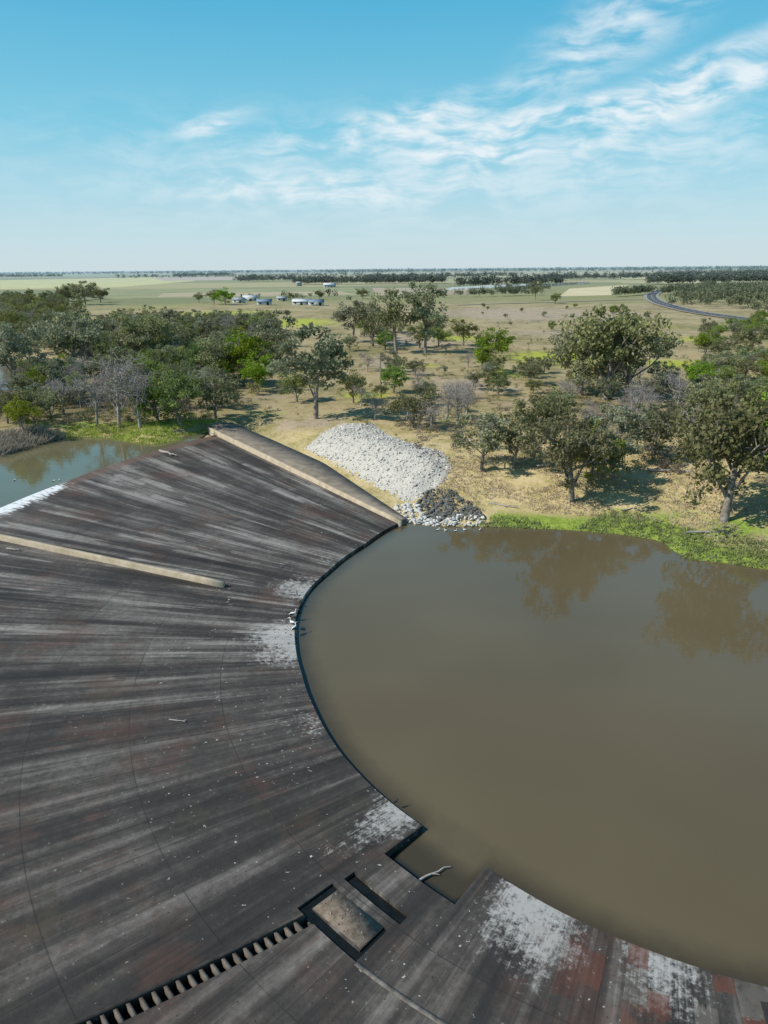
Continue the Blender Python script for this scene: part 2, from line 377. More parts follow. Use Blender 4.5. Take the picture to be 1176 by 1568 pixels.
j=M(nt,'MAXIMUM',lines(AN,3.1,.015),lines(RA,6.2,.008)); j=M(nt,'MULTIPLY',j,mapr(nt,s6,.35,.6,.2,.75))
col=mix(nt,j,col,(.014,.012,.011))
ax=M(nt,'SUBTRACT',M(nt,'FRACT',M(nt,'DIVIDE',AN,1.55)),.5); ay=M(nt,'SUBTRACT',M(nt,'FRACT',M(nt,'DIVIDE',RA,2.07)),.5)
dd=M(nt,'SQRT',M(nt,'ADD',M(nt,'POWER',M(nt,'MULTIPLY',ax,1.55*.8),2.0),M(nt,'POWER',M(nt,'MULTIPLY',ay,2.07),2.0)))
col=mix(nt,M(nt,'MULTIPLY',mapr(nt,dd,.02,.06,.7,0),mapr(nt,s6,.42,.52)),col,(.008,.008,.008))
wA=None
for c0,w0,st in [(182,15,1.0),(164,12,.85),(222,6,.9),(239,9,1.0),(249,8,.8),(203,9,.6),(260,10,.6),(150,12,.55)]:
    g=mapr(nt,M(nt,'ABSOLUTE',M(nt,'SUBTRACT',AN,c0)),0,w0,st,0); wA=g if wA is None else M(nt,'MAXIMUM',wA,g)
wid=mapr(nt,DE,.0,9,1.0,0); lime=M(nt,'MULTIPLY',wA,wid)
ln1=noise(nt,p,2.6,4,.8,.2)
lm=mapr(nt,M(nt,'ADD',M(nt,'MULTIPLY',lime,.36),M(nt,'ADD',M(nt,'ADD',M(nt,'MULTIPLY',ln1,.5),M(nt,'MULTIPLY',s3,.22)),M(nt,'MULTIPLY',s6,.28))),.68,.84,0,.72)
lm=M(nt,'MULTIPLY',lm,mapr(nt,lime,.05,.3))
col=mix(nt,lm,col,(.50,.49,.46))
fl=noise(nt,p,3.6,2,.6,.2)
spk=M(nt,'MULTIPLY',mapr(nt,fl,.68,.74),mapr(nt,noise(nt,p,.22,2),.42,.54))
spk=M(nt,'MULTIPLY',spk,mapr(nt,DE,6,20,.9,.2)); col=mix(nt,spk,col,(.5,.49,.46))
w4=white(1.55,1.9,.5,.3,.8); pt_=M(nt,'MULTIPLY',mapr(nt,AN,236,248),mapr(nt,DE,12,3))
col=mix(nt,M(nt,'MULTIPLY',M(nt,'MULTIPLY',mapr(nt,w4,.78,.82,0,.5),pt_),mapr(nt,s6,.35,.55)),col,(.17,.15,.125)); col=mix(nt,M(nt,'MULTIPLY',M(nt,'MULTIPLY',mapr(nt,w4,.28,.20,0,.75),pt_),mapr(nt,s6,.35,.55)),col,(.125,.05,.033))
foam=M(nt,'MULTIPLY',mapr(nt,attr(nt,'crestd'),5.0,.3),mapr(nt,M(nt,'ABSOLUTE',M(nt,'SUBTRACT',AN,157)),11,4,0,1))
fm=mapr(nt,M(nt,'ADD',M(nt,'MULTIPLY',foam,.5),pn(3,.5,4,.7,3)),.78,.98,0,.95); col=mix(nt,fm,col,(.8,.82,.82))
nt.links.new(col,b.inputs['Base Color'])
b.inputs['Roughness'].default_value=.7; b.inputs['Specular IOR Level'].default_value=.25
bump(nt,b,s5,.45,.06)
apm=m
Rs=float(Re(228)); Rcs=float(Rc(228))
aa=np.unique(np.round(np.concatenate([np.arange(A0,A1,.6),[A1,225.0,232.9,224.7,230.7,224.4,225.1,229.9,230.3,225.3,226.2]]),3))
rr=np.unique(np.round(np.concatenate([np.arange(Rs,Rcs,1.2),[Rcs,34.2,36.2,36.9,37.5,39.2,39.75]]),3)); rr=rr[(rr>=Rs)]
def shift(a,R):
    w=1-sstep((abs(a-226)-4)/11); return w*max(-3.6,-.26*max(0,R-39.75))
def depth(a,R):
    if 225.0<a<232.9 and R<34.2: return -1.6
    if 224.7<a<230.7 and 36.2<R<36.9: return -.5
    if 224.4<a<230.3 and 37.5<R<39.75:
        if 225.1<a<229.9 and R<39.2: return -.04
        return -.3
    if 225.3<a<226.2 and R>39.75: return -.7
    return 0
na,nr=len(aa),len(rr)
PX=np.zeros((na,nr,3)); PO=np.zeros((na,nr,3)); CDm=np.zeros((na,nr))
for i,a in enumerate(aa):
    re,rc=float(Re(a)),float(Rc(a))
    for j_,R in enumerate(rr):
        s=(R-Rs)/(Rcs-Rs); r=re+s*(rc-re); a2=a+shift(a,R); x,y=PT(a2,r)
        PX[i,j_]=(x,y,apron_z(a2,r)); PO[i,j_]=(a2,r,r-re); CDm[i,j_]=rc-r
vv_=[];ff=[];po=[];cdl=[]
def quad(pts,pos_,cds):
    n=len(vv_); vv_.extend(pts); po.extend(pos_); cdl.extend(cds); ff.append((n,n+1,n+2,n+3))
D=np.zeros((na-1,nr-1)); sheetv=[];sheetf=[]
for i in range(na-1):
    for j_ in range(nr-1): D[i,j_]=depth((aa[i]+aa[i+1])/2,(rr[j_]+rr[j_+1])/2)
for i in range(na-1):
    for j_ in range(nr-1):
        q=[(i,j_),(i+1,j_),(i+1,j_+1),(i,j_+1)]
        dz=np.array([0,0,D[i,j_]]); quad([PX[k_]+dz for k_ in q][::-1],[PO[k_] for k_ in q][::-1],[CDm[k_] for k_ in q][::-1])
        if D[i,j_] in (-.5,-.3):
            n0_=len(sheetv); sheetv+= [PX[k_]*[1,1,0]+[0,0,(PX[i,j_][2]-.12)*0+PX[k_][2]-(.22 if D[i,j_]==-.5 else .14)] for k_ in q][::-1]; sheetf.append((n0_,n0_+1,n0_+2,n0_+3))
        for (di,dj,e0,e1) in ((1,0,(i+1,j_),(i+1,j_+1)),(0,1,(i,j_+1),(i+1,j_+1))):
            if i+di<na-1 and j_+dj<nr-1 and D[i+di,j_+dj]!=D[i,j_]:
                z1=np.array([0,0,D[i,j_]]); z2=np.array([0,0,D[i+di,j_+dj]])
                quad([PX[e0]+z1,PX[e1]+z1,PX[e1]+z2,PX[e0]+z2],[PO[e0],PO[e1],PO[e1],PO[e0]],[9]*4)
    e0,e1=(i,0),(i+1,0)
    if D[i,0]==0: quad([PX[e0],PX[e1],PX[e1]*[1,1,0]-[0,0,1.5],PX[e0]*[1,1,0]-[0,0,1.5]],[PO[e0]]*4,[9]*4)
    e0,e1=(i,nr-1),(i+1,nr-1)
    quad([PX[e0],PX[e1],PX[e1]-[0,0,1.8],PX[e0]-[0,0,1.8]],[PO[e0]]*4,[0]*4)
mk("apron_slab",vv_,ff,apm,attrs={'polar':('FLOAT_VECTOR',np.array(po)),'crestd':('FLOAT',cdl)},parent=weir)
mk("stagnant_water",sheetv,sheetf,simple("stagnant_water_mat",(.006,.008,.008),(.012,.014,.013),2,.15,0),parent=weir)  # added dark sheets that blacken the slot and the gap round the pad
conc=simple("weathered_concrete",(.09,.078,.065),(.17,.15,.125),1.2)
dkconc=simple("dark_concrete",(.025,.023,.021),(.06,.054,.048),1.5)
bb=Buf()
def pv3(a,r,z,sh): 
    a2=a+(shift(a,r) if sh else 0); x,y=PT(a2,r); return (x,y,z+apron_z(a2,r))
def polbox(buf,a_0,a_1,r0,r1,z0,z1,m=0,sh=False):
    buf.add([pv3(a,r,z,sh) for z in (z0,z1) for a,r in ((a_0,r0),(a_1,r0),(a_1,r1),(a_0,r1))],BOXF,m)
def polstrip(buf,pts,z0,z1):
    n=len(pts); v=[]
    for (p_,q_) in pts:
        for (a,r) ,z in ((p_,z0),(p_,z1),(q_,z1),(q_,z0)): v.append(pv3(a,r,z,True))
    f=[(i*4+j,i*4+j+1,(i+1)*4+j+1,(i+1)*4+j) for i in range(n-1) for j in range(3)]+[(0,1,2,3),((n-1)*4+3,(n-1)*4+2,(n-1)*4+1,(n-1)*4)]
    buf.add(v,f)
R=40.2
while R<72: polbox(bb,225.32,226.18,R,R+.15,-.65,-.02,0,True); R+=.5
bb.out("trench_baffles",[conc],parent=weir)
bb=Buf(); polstrip(bb,[((225.08,R),(225.28,R)) for R in np.arange(39.8,73,1.5)],-.2,.1)
bb.out("trench_kerb",[dkconc],parent=weir)
bb=Buf(); polstrip(bb,[((a,39.75),(a,39.97)) for a in np.arange(230.4,262,1.0)],-.2,.04)
bb.out("toe_kerb",[simple("pale_kerb_concrete",(.09,.08,.07),(.2,.185,.165),2)],parent=weir)

# walls --------------------------------------------------------------
tan=simple("wall_concrete",(.36,.29,.20),(.5,.42,.31),.8,.85,.2)
def beamwall(name,x0,y0,x1,y1,zf,width,n,mat,parent=None,zb=-.8):
    bf=Buf(); L=math.hypot(x1-x0,y1-y0); d=np.array([(x1-x0)/L,(y1-y0)/L]); q=np.array([d[1],-d[0]])
    prof=[(-width/2,None),(-width/2,-.06),(-width/2+.05,0),(width/2-.05,0),(width/2,-.06),(width/2,None)]
    vs_=[]
    for i in range(n+1):
        s=L*i/n; z=zf(s)
        for w,dz in prof:
            c=np.array([x0,y0])+d*s+q*w; vs_.append((c[0],c[1],z+(dz if dz is not None else zb-1)))
    kk=len(prof); f=[(i*kk+j,(i+1)*kk+j,(i+1)*kk+j+1,i*kk+j+1) for i in range(n) for j in range(kk-1)]
    f+=[(0,1,2,3),(0,3,4,5)]; o=n*kk; f+=[(o+3,o+2,o+1,o),(o+5,o+4,o+3,o)]
    bf.add(vs_,f); return bf.out(name,[mat],parent=parent)
p0=WA-wd*.2; p1=WA+wd*(WL+1)
beamwall("abutment_wall",p0[0],p0[1],p1[0],p1[1],lambda s: float(wallz(s))+.42+.42*min(1,s/40),.55,24,tan)
x0,y0,_,_=site(343,899); x1,y1,_,_=site(0,826); L=math.hypot(x1-x0,y1-y0); dx,dy=(x1-x0)/L,(y1-y0)/L
def dz_(s): 
    x,y=x0+dx*s,y0+dy*s; a,r=pol(x,y); return float(apron_z(a,min(r,Rc(a))))+.6
beamwall("divider_wall",x0,y0,x0+dx*(L+9),y0+dy*(L+9),dz_,.42,16,tan)
s0=np.array(PT(A1,Re(A1)-.5)); s1_=np.array(PT(A1,Rc(A1)+2))
beamwall("abutment_wall",s0[0],s0[1],s1_[0],s1_[1],lambda s: float(wallz(s*WL/45))+.9,.75,20,tan)
bf=Buf(); vs_=[];n=30
for i in range(n+1):
    s=.2+(WL+3)*i/n
    wid_=1.3+4.3*min(1,max(0,s)/25)
    for q_,dz in ((.29,-1.5),(.29,.30),(wid_,.25),(wid_+.15,-1.5)):
        c=WA+wd*s+wq*q_; vs_.append((c[0],c[1],float(wallz(s))+dz+(.3*min(1,max(s,0)/40))))
f=[(i*4+j,i*4+j+1,(i+1)*4+j+1,(i+1)*4+j) for i in range(n) for j in range(3)]
bf.add(vs_,f); bf.add(vs_[:4],[(0,1,2,3)])
bf.out("paved_apron_strip",[simple("brown_paving",(.14,.12,.095),(.235,.205,.165),.7,.9,.3)])

# ------------------------------------------------------------------ rocks
def icos(sub):
    bm=bmesh.new(); bmesh.ops.create_icosphere(bm,subdivisions=sub,radius=1); v=np.array([v.co[:] for v in bm.verts]); f=np.array([[q.index for q in g.verts] for g in bm.faces]); bm.free(); return v,f
IV,IF=icos(2); SH=[]
for _ in range(36):
    v=IV.copy()
    for _ in range(10):
        nrm=rng.normal(size=3); nrm/=np.linalg.norm(nrm); dd_=v@nrm; lim=rng.uniform(.35,.75)
        v-=np.maximum(dd_-lim,0)[:,None]*nrm
    SH.append(v)
def inpoly(x,y,P): return sdf(np.array([x]),np.array([y]),P)[0]<0
def Hv(x,y):
    a,r=pol(x,y); ap=(a>A0)&(a<A1)&(r>Re(a)-.2)&(r<Rc(a)); return np.where(ap,apron_z(a,r),ground_h(x,y))
def rocks(name,P,count,smin,smax,mat,lift=.0,zfun=None,flat=(.4,.75)):
    P=np.array(P); lo=P.min(0); hi=P.max(0); bf=Buf()
    X_=rng.uniform(lo[0],hi[0],count*6); Y_=rng.uniform(lo[1],hi[1],count*6); ok=sdf(X_,Y_,P)<0; X_=X_[ok][:count]; Y_=Y_[ok][:count]; Z_=(zfun or Hv)(X_,Y_)
    for x,y,z in zip(X_,Y_,Z_):
        s=smin+(smax-smin)*random.random()**2; ang=random.uniform(0,6.28)
        v=random.choice(SH)*np.array([1,random.uniform(.55,1),random.uniform(*flat)])*s
        c,s_=cos(ang),sin(ang); v=np.stack([v[:,0]*c-v[:,1]*s_,v[:,0]*s_+v[:,1]*c,v[:,2]+v[:,0]*random.uniform(-.3,.3)],-1)
        bf.add(v+[x,y,z+lift+random.uniform(-.1,.2)*s],IF,0,random.random())
    return bf.out(name,[mat])
def rockmat(name,c1,c2):
    m,nt,b=newmat(name); p=pos(nt); f=M(nt,'ADD',M(nt,'MULTIPLY',attr(nt,'shade'),.55),M(nt,'MULTIPLY',noise(nt,p,2,4,.7),.45))
    nt.links.new(mix(nt,f,c1,c2),b.inputs['Base Color']); b.inputs['Roughness'].default_value=.9; return m
wr=rockmat("pale_rock",(.38,.36,.315),(.62,.59,.53)); dr=rockmat("dark_rock",(.06,.06,.053),(.18,.18,.16)); lr=rockmat("limed_rock",(.36,.35,.32),(.72,.71,.67))
def spoly(l): return [site(*p_)[:2] for p_ in l]
P1=np.array(spoly([(466,688),(492,664),(520,650),(572,648),(598,668),(640,682),(680,692),(694,715),(682,738),(650,762),(622,770),(560,740),(505,708)]))
def bedz(x,y):
    d=-sdf(x,y,P1); return Hv(x,y)+.02+sstep(d/4)*.75+.16*np.sin(x*1.1)*np.cos(y*.9)*np.clip(d/2,0,1)+.07*np.sin(x*3.1+y)*np.cos(y*2.7)
lo=P1.min(0)-.5; hi=P1.max(0)+.5; gx=np.arange(lo[0],hi[0],.4); gy=np.arange(lo[1],hi[1],.4); GX,GY=np.meshgrid(gx,gy); GZ=bedz(GX,GY); sdv=sdf(GX,GY,P1)
GZ=np.where(sdv>0,GZ-.3,GZ)
idx=np.arange(GX.size).reshape(GX.shape); fb=np.stack([idx[:-1,:-1],idx[:-1,1:],idx[1:,1:],idx[1:,:-1]],-1).reshape(-1,4)
keep=(sdv[:-1,:-1]<.3).ravel(); fb=fb[keep]
m,nt,b=newmat("gravel_bed_mat"); p=pos(nt); vs=nd(nt,'ShaderNodeTexVoronoi',feature='DISTANCE_TO_EDGE'); nt.links.new(p,vs.inputs['Vector']); vs.inputs['Scale'].default_value=2.6
cc=mix(nt,noise(nt,p,1.2,4,.7),(.40,.38,.33),(.62,.59,.53)); cc=mix(nt,mapr(nt,vs.outputs['Distance'],.0,.06,.65,0),cc,(.15,.14,.12))
nt.links.new(cc,b.inputs['Base Color']); b.inputs['Roughness'].default_value=.95; bump(nt,b,noise(nt,p,5,3),.6,.15)
riprap=empty("riprap_rock_slope")
mk("gravel_bed",np.stack([GX,GY,GZ],-1).reshape(-1,3),fb,m,smooth=True,parent=riprap)
rocks("riprap_stones",P1,3200,.07,.38,wr,.0,bedz,(.35,.65)).parent=riprap
P2=spoly([(636,772),(655,752),(690,750),(735,780),(740,797),(655,797)])
rocks("dark_riprap",P2,650,.16,.5,dr,.15)
P3=spoly([(606,775),(638,772),(652,793),(738,791),(742,807),(660,807),(612,798)])
rocks("waterline_rocks",P3,330,.16,.5,lr,.15)
pad=[PT(225.3,37.65),PT(229.7,37.65),PT(229.7,39.05),PT(225.3,39.05)]
def zpad(x,y):
    a,r=pol(x,y); return apron_z(a,r)-.01
br=rockmat("brown_rubble",(.08,.06,.045),(.34,.30,.25))
padm=simple("pad_concrete",(.10,.078,.058),(.215,.175,.135),3)
bb=Buf(); polbox(bb,225.16,229.84,37.56,39.14,-.1,-.015); bb.out("outlet_pad_cover",[padm],parent=weir)
rocks("outlet_rubble",pad,45,.02,.10,br,.0,zpad)
toe=[PT(a,Re(a)+.2) for a in range(172,190,2)]+[PT(a,Re(a)+2.0) for a in range(188,170,-2)]
rocks("toe_rubble",toe,40,.05,.16,dr,.02)

# ------------------------------------------------------------------ foliage
def leafmat(name,dark,light,hz=False,trans=.36):
    m,nt,b=newmat(name)
    oi=nd(nt,'ShaderNodeObjectInfo').outputs['Random']
    f=M(nt,'ADD',M(nt,'MULTIPLY',attr(nt,'shade'),.75),M(nt,'MULTIPLY',oi,.25))
    col=mix(nt,f,dark,light)
    hs=nd(nt,'ShaderNodeHueSaturation'); nt.links.new(col,hs.inputs['Color']); 
    nt.links.new(M(nt,'ADD',.47,M(nt,'MULTIPLY',oi,.045)),hs.inputs['Hue']); nt.links.new(M(nt,'ADD',.78,M(nt,'MULTIPLY',M(nt,'FRACT',M(nt,'MULTIPLY',oi,7.3)),.5)),hs.inputs['Value'])
    nt.links.new(M(nt,'ADD',.7,M(nt,'MULTIPLY',M(nt,'FRACT',M(nt,'MULTIPLY',oi,13.7)),.4)),hs.inputs['Saturation'])
    col=hs.outputs[0]
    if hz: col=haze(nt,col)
    nt.nodes.remove(b); df=nd(nt,'ShaderNodeBsdfDiffuse'); nt.links.new(col,df.inputs[0])
    tr_=nd(nt,'ShaderNodeBsdfTranslucent'); nt.links.new(col,tr_.inputs[0]); ms=nd(nt,'ShaderNodeMixShader'); ms.inputs[0].default_value=trans
    nt.links.new(df.outputs[0],ms.inputs[1]); nt.links.new(tr_.outputs[0],ms.inputs[2]); nt.links.new(ms.outputs[0],nt.nodes['Material Output'].inputs[0])
    return m
bark=simple("bark",(.13,.11,.09),(.34,.30,.26),1.5,.85,0); deadb=simple("dead_wood",(.24,.22,.2),(.42,.39,.36),1.5,.85,0)
LM={'gum':leafmat("gum_leaf",(.14,.16,.08),(.33,.35,.205)),'big':leafmat("big_gum_leaf",(.14,.15,.065),(.33,.335,.165)),
    'lush':leafmat("lush_leaf",(.10,.17,.03),(.27,.37,.06)),'olive':leafmat("olive_leaf",(.12,.14,.05),(.28,.295,.125)),
    'dead':leafmat("twig",(.2,.18,.165),(.36,.33,.31)),'yel':leafmat("yellow_leaf",(.2,.24,.03),(.42,.44,.06))}
def leaves(bf,c,r,n,size,sh,m=1,flat=.75):
    d=rng.normal(size=(n,3)); d/=np.linalg.norm(d,axis=1)[:,None]; d*=(rng.random(n)**.45)[:,None]
    pc_=np.asarray(c)+d*r*np.array([1,1,flat])
    a=rng.normal(size=(n,3)); a[:,2]-=.6; a/=np.linalg.norm(a,axis=1)[:,None]
    q=np.cross(a,rng.normal(size=(n,3))); q/=np.linalg.norm(q,axis=1)[:,None]+1e-9
    s=(size*rng.uniform(.6,1.3,n))[:,None]
    v=np.stack([pc_-a*s*.5,pc_+q*s*.30,pc_+a*s*.5,pc_-q*s*.30],1).reshape(-1,3)
    bf.add(v,np.arange(4*n).reshape(n,4),m,np.repeat(np.clip(sh+rng.uniform(-.22,.22,n),0,1),4))
def build_tree(kind,seed):
    random.seed(seed); bf=Buf(); Ht=10.0
    fork,cw,ch,cz,nl,lpc,ls,cr_=dict(gum=(.22,3.5,3.5,6.2,8,85,.40,1.0),big=(.12,5.0,4.0,5.4,13,95,.40,1.15),lush=(.08,3.4,3.9,5.3,10,90,.40,1.1),
        olive=(.10,3.8,3.8,5.4,10,80,.41,1.05),dead=(.15,3.2,3.6,6,9,30,.3,.8),yel=(.1,4.2,4.0,5.2,8,85,.4,1.1))[kind]
    lean=np.array([random.uniform(-.9,.9),random.uniform(-.9,.9)])
    tp=[]; nT=7; top=.82*Ht
    for i in range(nT):
        t=i/(nT-1); tp.append((lean[0]*t+.18*sin(3*t+seed),lean[1]*t+.18*cos(4*t+seed),t*top-.2))
    tp=np.array(tp); tr0=.24 if kind!='big' else .36
    tube(bf,tp,[tr0*(1-.85*(i/(nT-1)))+.03 for i in range(nT)],7,0)
    ends=[]
    for l in range(nl):
        t=fork+(.8-fork)*(l+random.random()*.6)/nl; base_=np.array([np.interp(t*top,tp[:,2],tp[:,0]),np.interp(t*top,tp[:,2],tp[:,1]),t*top])
        an=l*2.4+random.uniform(-.5,.5); rad_=cw*random.uniform(.55,1.0)*(1-.35*max(0,t-.5)); zt=min(Ht-.5,max(base_[2]+.8,cz+ch*random.uniform(-.55,.9)*(.4+.6*t)))
        e=base_*[1,1,0]*.4+np.array([cos(an)*rad_,sin(an)*rad_,zt]); mid=(base_+e)/2+np.array([0,0,-.25*random.random()])+rng.normal(size=3)*.22
        tube(bf,[base_,mid,e],[tr0*.42,tr0*.25,tr0*.1],5,0)
        for s_ in range(4 if kind!='dead' else 6):
            u=random.uniform(.35,1); b0=mid+(e-mid)*u if random.random()<.75 else base_+(mid-base_)*u
            e2=b0+rng.normal(size=3)*[1.1,1.1,.8]*(.9 if kind!='big' else 1.2)+[0,0,.45]
            e2[2]=min(e2[2],Ht+.2)
            tube(bf,[b0,(b0+e2)/2+rng.normal(size=3)*.12,e2],[tr0*.13,tr0*.1,.025],4,0)
            if kind=='dead':
                for _ in range(4):
                    e3=e2+rng.normal(size=3)*.7+[0,0,.35]; b3=(b0+e2)/2 if random.random()<.5 else e2
                    tube(bf,[b3,e3],[.035,.012],3,0)
            ends.append(e2)
        ends.append(e)
    ends.append(tp[-1]+[0,0,.9])
    if kind!='dead':
        for e in ends:
            leaves(bf,e,cr_*random.uniform(.6,1.25),int(lpc*random.uniform(.6,1.2)),ls,random.random(),1,random.uniform(.6,.95))
    else:
        for e in ends: leaves(bf,e,.9,16,.22,random.random(),1)
    return bf.out(kind+"_tree_mesh",[bark if kind!='dead' else deadb,LM[kind]],link=False)
TM={k_:[build_tree(k_,s) for s in range(n0,n0+n)] for k_,n0,n in (('gum',1,5),('big',20,3),('lush',30,3),('olive',40,4),('dead',50,3),('yel',60,1))}
names={'gum':'eucalyptus_tree','big':'eucalyptus_tree','lush':'green_tree','olive':'river_oak_tree','dead':'dead_tree','yel':'yellow_green_tree'}
random.seed(99)
placed=[]
def tree(x,y,z,h,kind,wide=1.0,var=None):
    me=TM[kind][var if var is not None else random.randrange(len(TM[kind]))]
    ob=bpy.data.objects.new(names[kind],me); scene.collection.objects.link(ob)
    s=h/10; ob.location=(x,y,z-.05); ob.scale=(s*wide,s*wide,s); ob.rotation_euler=(0,0,random.uniform(0,6.28)); placed.append((x,y))
for (px,py,hp,kd,wd_) in [(480,641,138,'gum',1.15),(540,617,50,'olive',1.2),(375,590,84,'lush',1.15),(395,600,60,'lush',1.2),(752,573,70,'lush',1.1),(925,612,140,'big',1.0),(890,605,105,'big',.9),(960,610,115,'big',.9),
    (608,541,88,'gum',1.1),(653,541,93,'gum',1.0),(570,530,66,'olive',1.2),(540,525,62,'gum',1.2),(873,767,140,'big',.85),(735,722,85,'gum',1.3),(788,717,80,'gum',1.2),(700,650,70,'dead',1.1),(683,640,60,'dead',1.1),(715,642,50,'dead',1.2),
    (1105,797,195,'big',.9),(850,660,65,'olive',1.2),(1000,703,85,'olive',1.2),(1080,650,70,'olive',1.2),(603,602,42,'lush',1.3),(630,655,60,'olive',1.4),(660,660,50,'dead',1.3),(455,615,50,'olive',1.3),
    (38,668,62,'yel',1.0),(275,652,85,'lush',1.1),(330,640,75,'olive',1.2),(180,655,120,'dead',.9),(215,655,90,'dead',1.0),(150,650,80,'dead',1.0),(30,600,95,'gum',1.1),(115,585,105,'gum',1.2),(345,590,75,'olive',1.2),(425,560,80,'gum',1.1),
    (230,560,85,'olive',1.3),(710,530,40,'olive',1.2),(1150,720,115,'lush',1.0),(1176,680,105,'olive',1.2),(1035,640,75,'dead',1.0),(975,640,65,'dead',1.0),(960,670,70,'dead',1.1),(1060,690,70,'dead',1.0),(820,700,95,'olive',1.1),(940,735,100,'gum',1.1),(905,740,95,'lush',1.0),
    (1010,530,20,'olive',1.5),(1080,545,40,'lush',1.3),(1150,540,45,'olive',1.3),(650,610,28,'lush',1.5),(345,467,26,'lush',1.6),(328,466,22,'olive',1.2),(305,464,16,'olive',1.2),(130,467,34,'olive',1.5),(155,463,22,'olive',1.5),(105,462,26,'olive',1.4),
    (820,460,30,'gum',.9),(555,458,16,'olive',1.5),(850,420+45,16,'olive',1.4),(490,458,14,'lush',1.5),(445,462,14,'olive',1.4),(590,535,28,'lush',1.6),(635,575,26,'olive',1.5),(810,590,40,'olive',1.3)]:
    x,y,z,t=site(px,py); tree(x,y,z,hp*t/(F*cos(radians(PITCH))),kd,wd_)
def fill(pl,count,hmin,hmax,kinds,mind=3.5):
    P=np.array(spoly(pl)); lo=P.min(0); hi=P.max(0); k_=0
    n=count*25; X_=rng.uniform(lo[0],hi[0],n); Y_=rng.uniform(lo[1],hi[1],n); Z_=ground_h(X_,Y_); ok=(sdf(X_,Y_,P)<0)&(Z_>2.66)&(sdf(X_,Y_,lag)>0)
    for x,y,z in zip(X_[ok],Y_[ok],Z_[ok]):
        if k_>=count: break
        if any((x-a)**2+(y-b_)**2<mind*mind for a,b_ in placed): continue
        tree(x,y,z,random.uniform(hmin,hmax),random.choice(kinds),random.uniform(1.0,1.4)); k_+=1
fill([(0,655),(0,585),(345,575),(360,600),(335,642),(200,655)],55,6,9.5,['gum','olive','lush','gum','dead','gum','olive','dead'],3.8)
fill([(0,600),(0,500),(160,505),(420,505),(440,560),(365,600)],180,7,11,['gum','gum','olive','lush','gum','dead','gum','olive'],4.9)
fill([(-220,670),(-220,480),(0,480),(0,660)],70,7,12,['gum','olive','lush'],5)
fill([(-100,505),(-100,462),(60,458),(120,478),(160,505)],80,8,12,['gum','olive','olive'],6)
fill([(530,540),(530,505),(690,505),(690,545)],12,5,10,['gum','olive','lush'],6)
fill([(520,640),(540,560),(840,560),(845,690),(700,700)],32,2.5,6,['olive','gum','dead','dead','olive','gum'],4)
fill([(840,725),(835,600),(1180,560),(1180,720),(1000,715)],56,3.5,7.5,['olive','gum','gum','dead','dead','lush','gum'],4.5)
fill([(1176,770),(1176,520),(1420,520),(1420,800)],55,5,10,['olive','gum','lush'],5)
fill([(1040,560),(1100,500),(1180,490),(1180,560)],24,4,8,['olive','gum','lush'],6)
fill([(700,560),(700,470),(1000,470),(1000,560)],26,2,5,['olive','lush'],10)

def mass(name,pts,nq,lsz,mat,aspect=.55,trunk=True,lumps=5):
    bf=Buf()
    for (x,y,z,h) in pts:
        sh=random.random(); r=h*aspect*random.uniform(.8,1.2)
        for l in range(lumps):
            an=random.uniform(0,6.28); rr_=r*random.uniform(0,.6)
            leaves(bf,(x+cos(an)*rr_,y+sin(an)*rr_,z+h*random.uniform(.38,.78)),r*random.uniform(.4,.65),max(3,nq//lumps),lsz*h,min(1,max(0,sh*.6+random.random()*.4)),0,.8)
    return bf.out(name,[mat])
def pts_in(pl,count,hmin,hmax,minz=2.66):
    P=np.array(spoly(pl)); lo=P.min(0); hi=P.max(0); X_=rng.uniform(lo[0],hi[0],count*12); Y_=rng.uniform(lo[1],hi[1],count*12)
    ok=sdf(X_,Y_,P)<0; X_=X_[ok][:count]; Y_=Y_[ok][:count]; Z_=ground_h(X_,Y_); ok=(Z_>minz)&(sdf(X_,Y_,lag)>0)
    return [(a,b_,c,random.uniform(hmin,hmax)) for a,b_,c in zip(X_[ok],Y_[ok],Z_[ok])]
shr=leafmat("shrub_leaf",(.12,.13,.045),(.31,.29,.12)); brn=leafmat("brown_shrub_leaf",(.19,.14,.095),(.38,.29,.21)); gsh=leafmat("green_shrub_leaf",(.10,.16,.03),(.28,.36,.07))
mass("shrub_undergrowth",pts_in([(0,662),(0,520),(420,530),(430,600),(330,648),(200,662)],420,1,3)+pts_in([(830,735),(830,600),(1250,560),(1250,760),(1000,715)],220,.7,2.0)+pts_in([(520,670),(520,520),(840,520),(840,720)],220,.6,1.6),100,.15,shr,.7)
mass("brown_shrubs",pts_in([(620,705),(600,650),(700,630),(1000,640),(1176,660),(1176,735),(990,725),(850,700)],260,.7,2.2)+pts_in([(830,700),(830,600),(1180,570),(1180,700)],160,.7,2)+pts_in([(100,662),(100,600),(300,600),(300,655)],90,1,2.5)+pts_in([(380,650),(400,600),(480,600),(480,650)],15,.6,1.2)+pts_in([(640,560),(640,490),(1000,490),(1000,560)],70,.6,1.6),100,.13,brn,.7)
mass("green_shrubs",pts_in([(0,664),(0,630),(330,635),(330,655),(200,664)],110,.8,1.8,2.6)+pts_in([(600,640),(650,540),(1176,520),(1176,620)],120,.7,2)+pts_in([(840,730),(850,640),(1176,640),(1176,730)],60,.8,2),100,.14,gsh,.75)
def belt(l,count,h0,h1):
    out=[]
    for (xa,ya,xb,yb,w) in l:
        n=max(3,int(count*w))
        for _ in range(n):
            u=random.random(); px=xa+(xb-xa)*u; py=ya+(yb-ya)*u+random.uniform(-.6,.6)
            d=ray(px,py)
            if d[2]>-.0012: d[2]=-.0012
            t=(3.8-CAMH)/d[2]; out.append((d[0]*t,d[1]*t,3.75,random.uniform(h0,h1)))
    return out
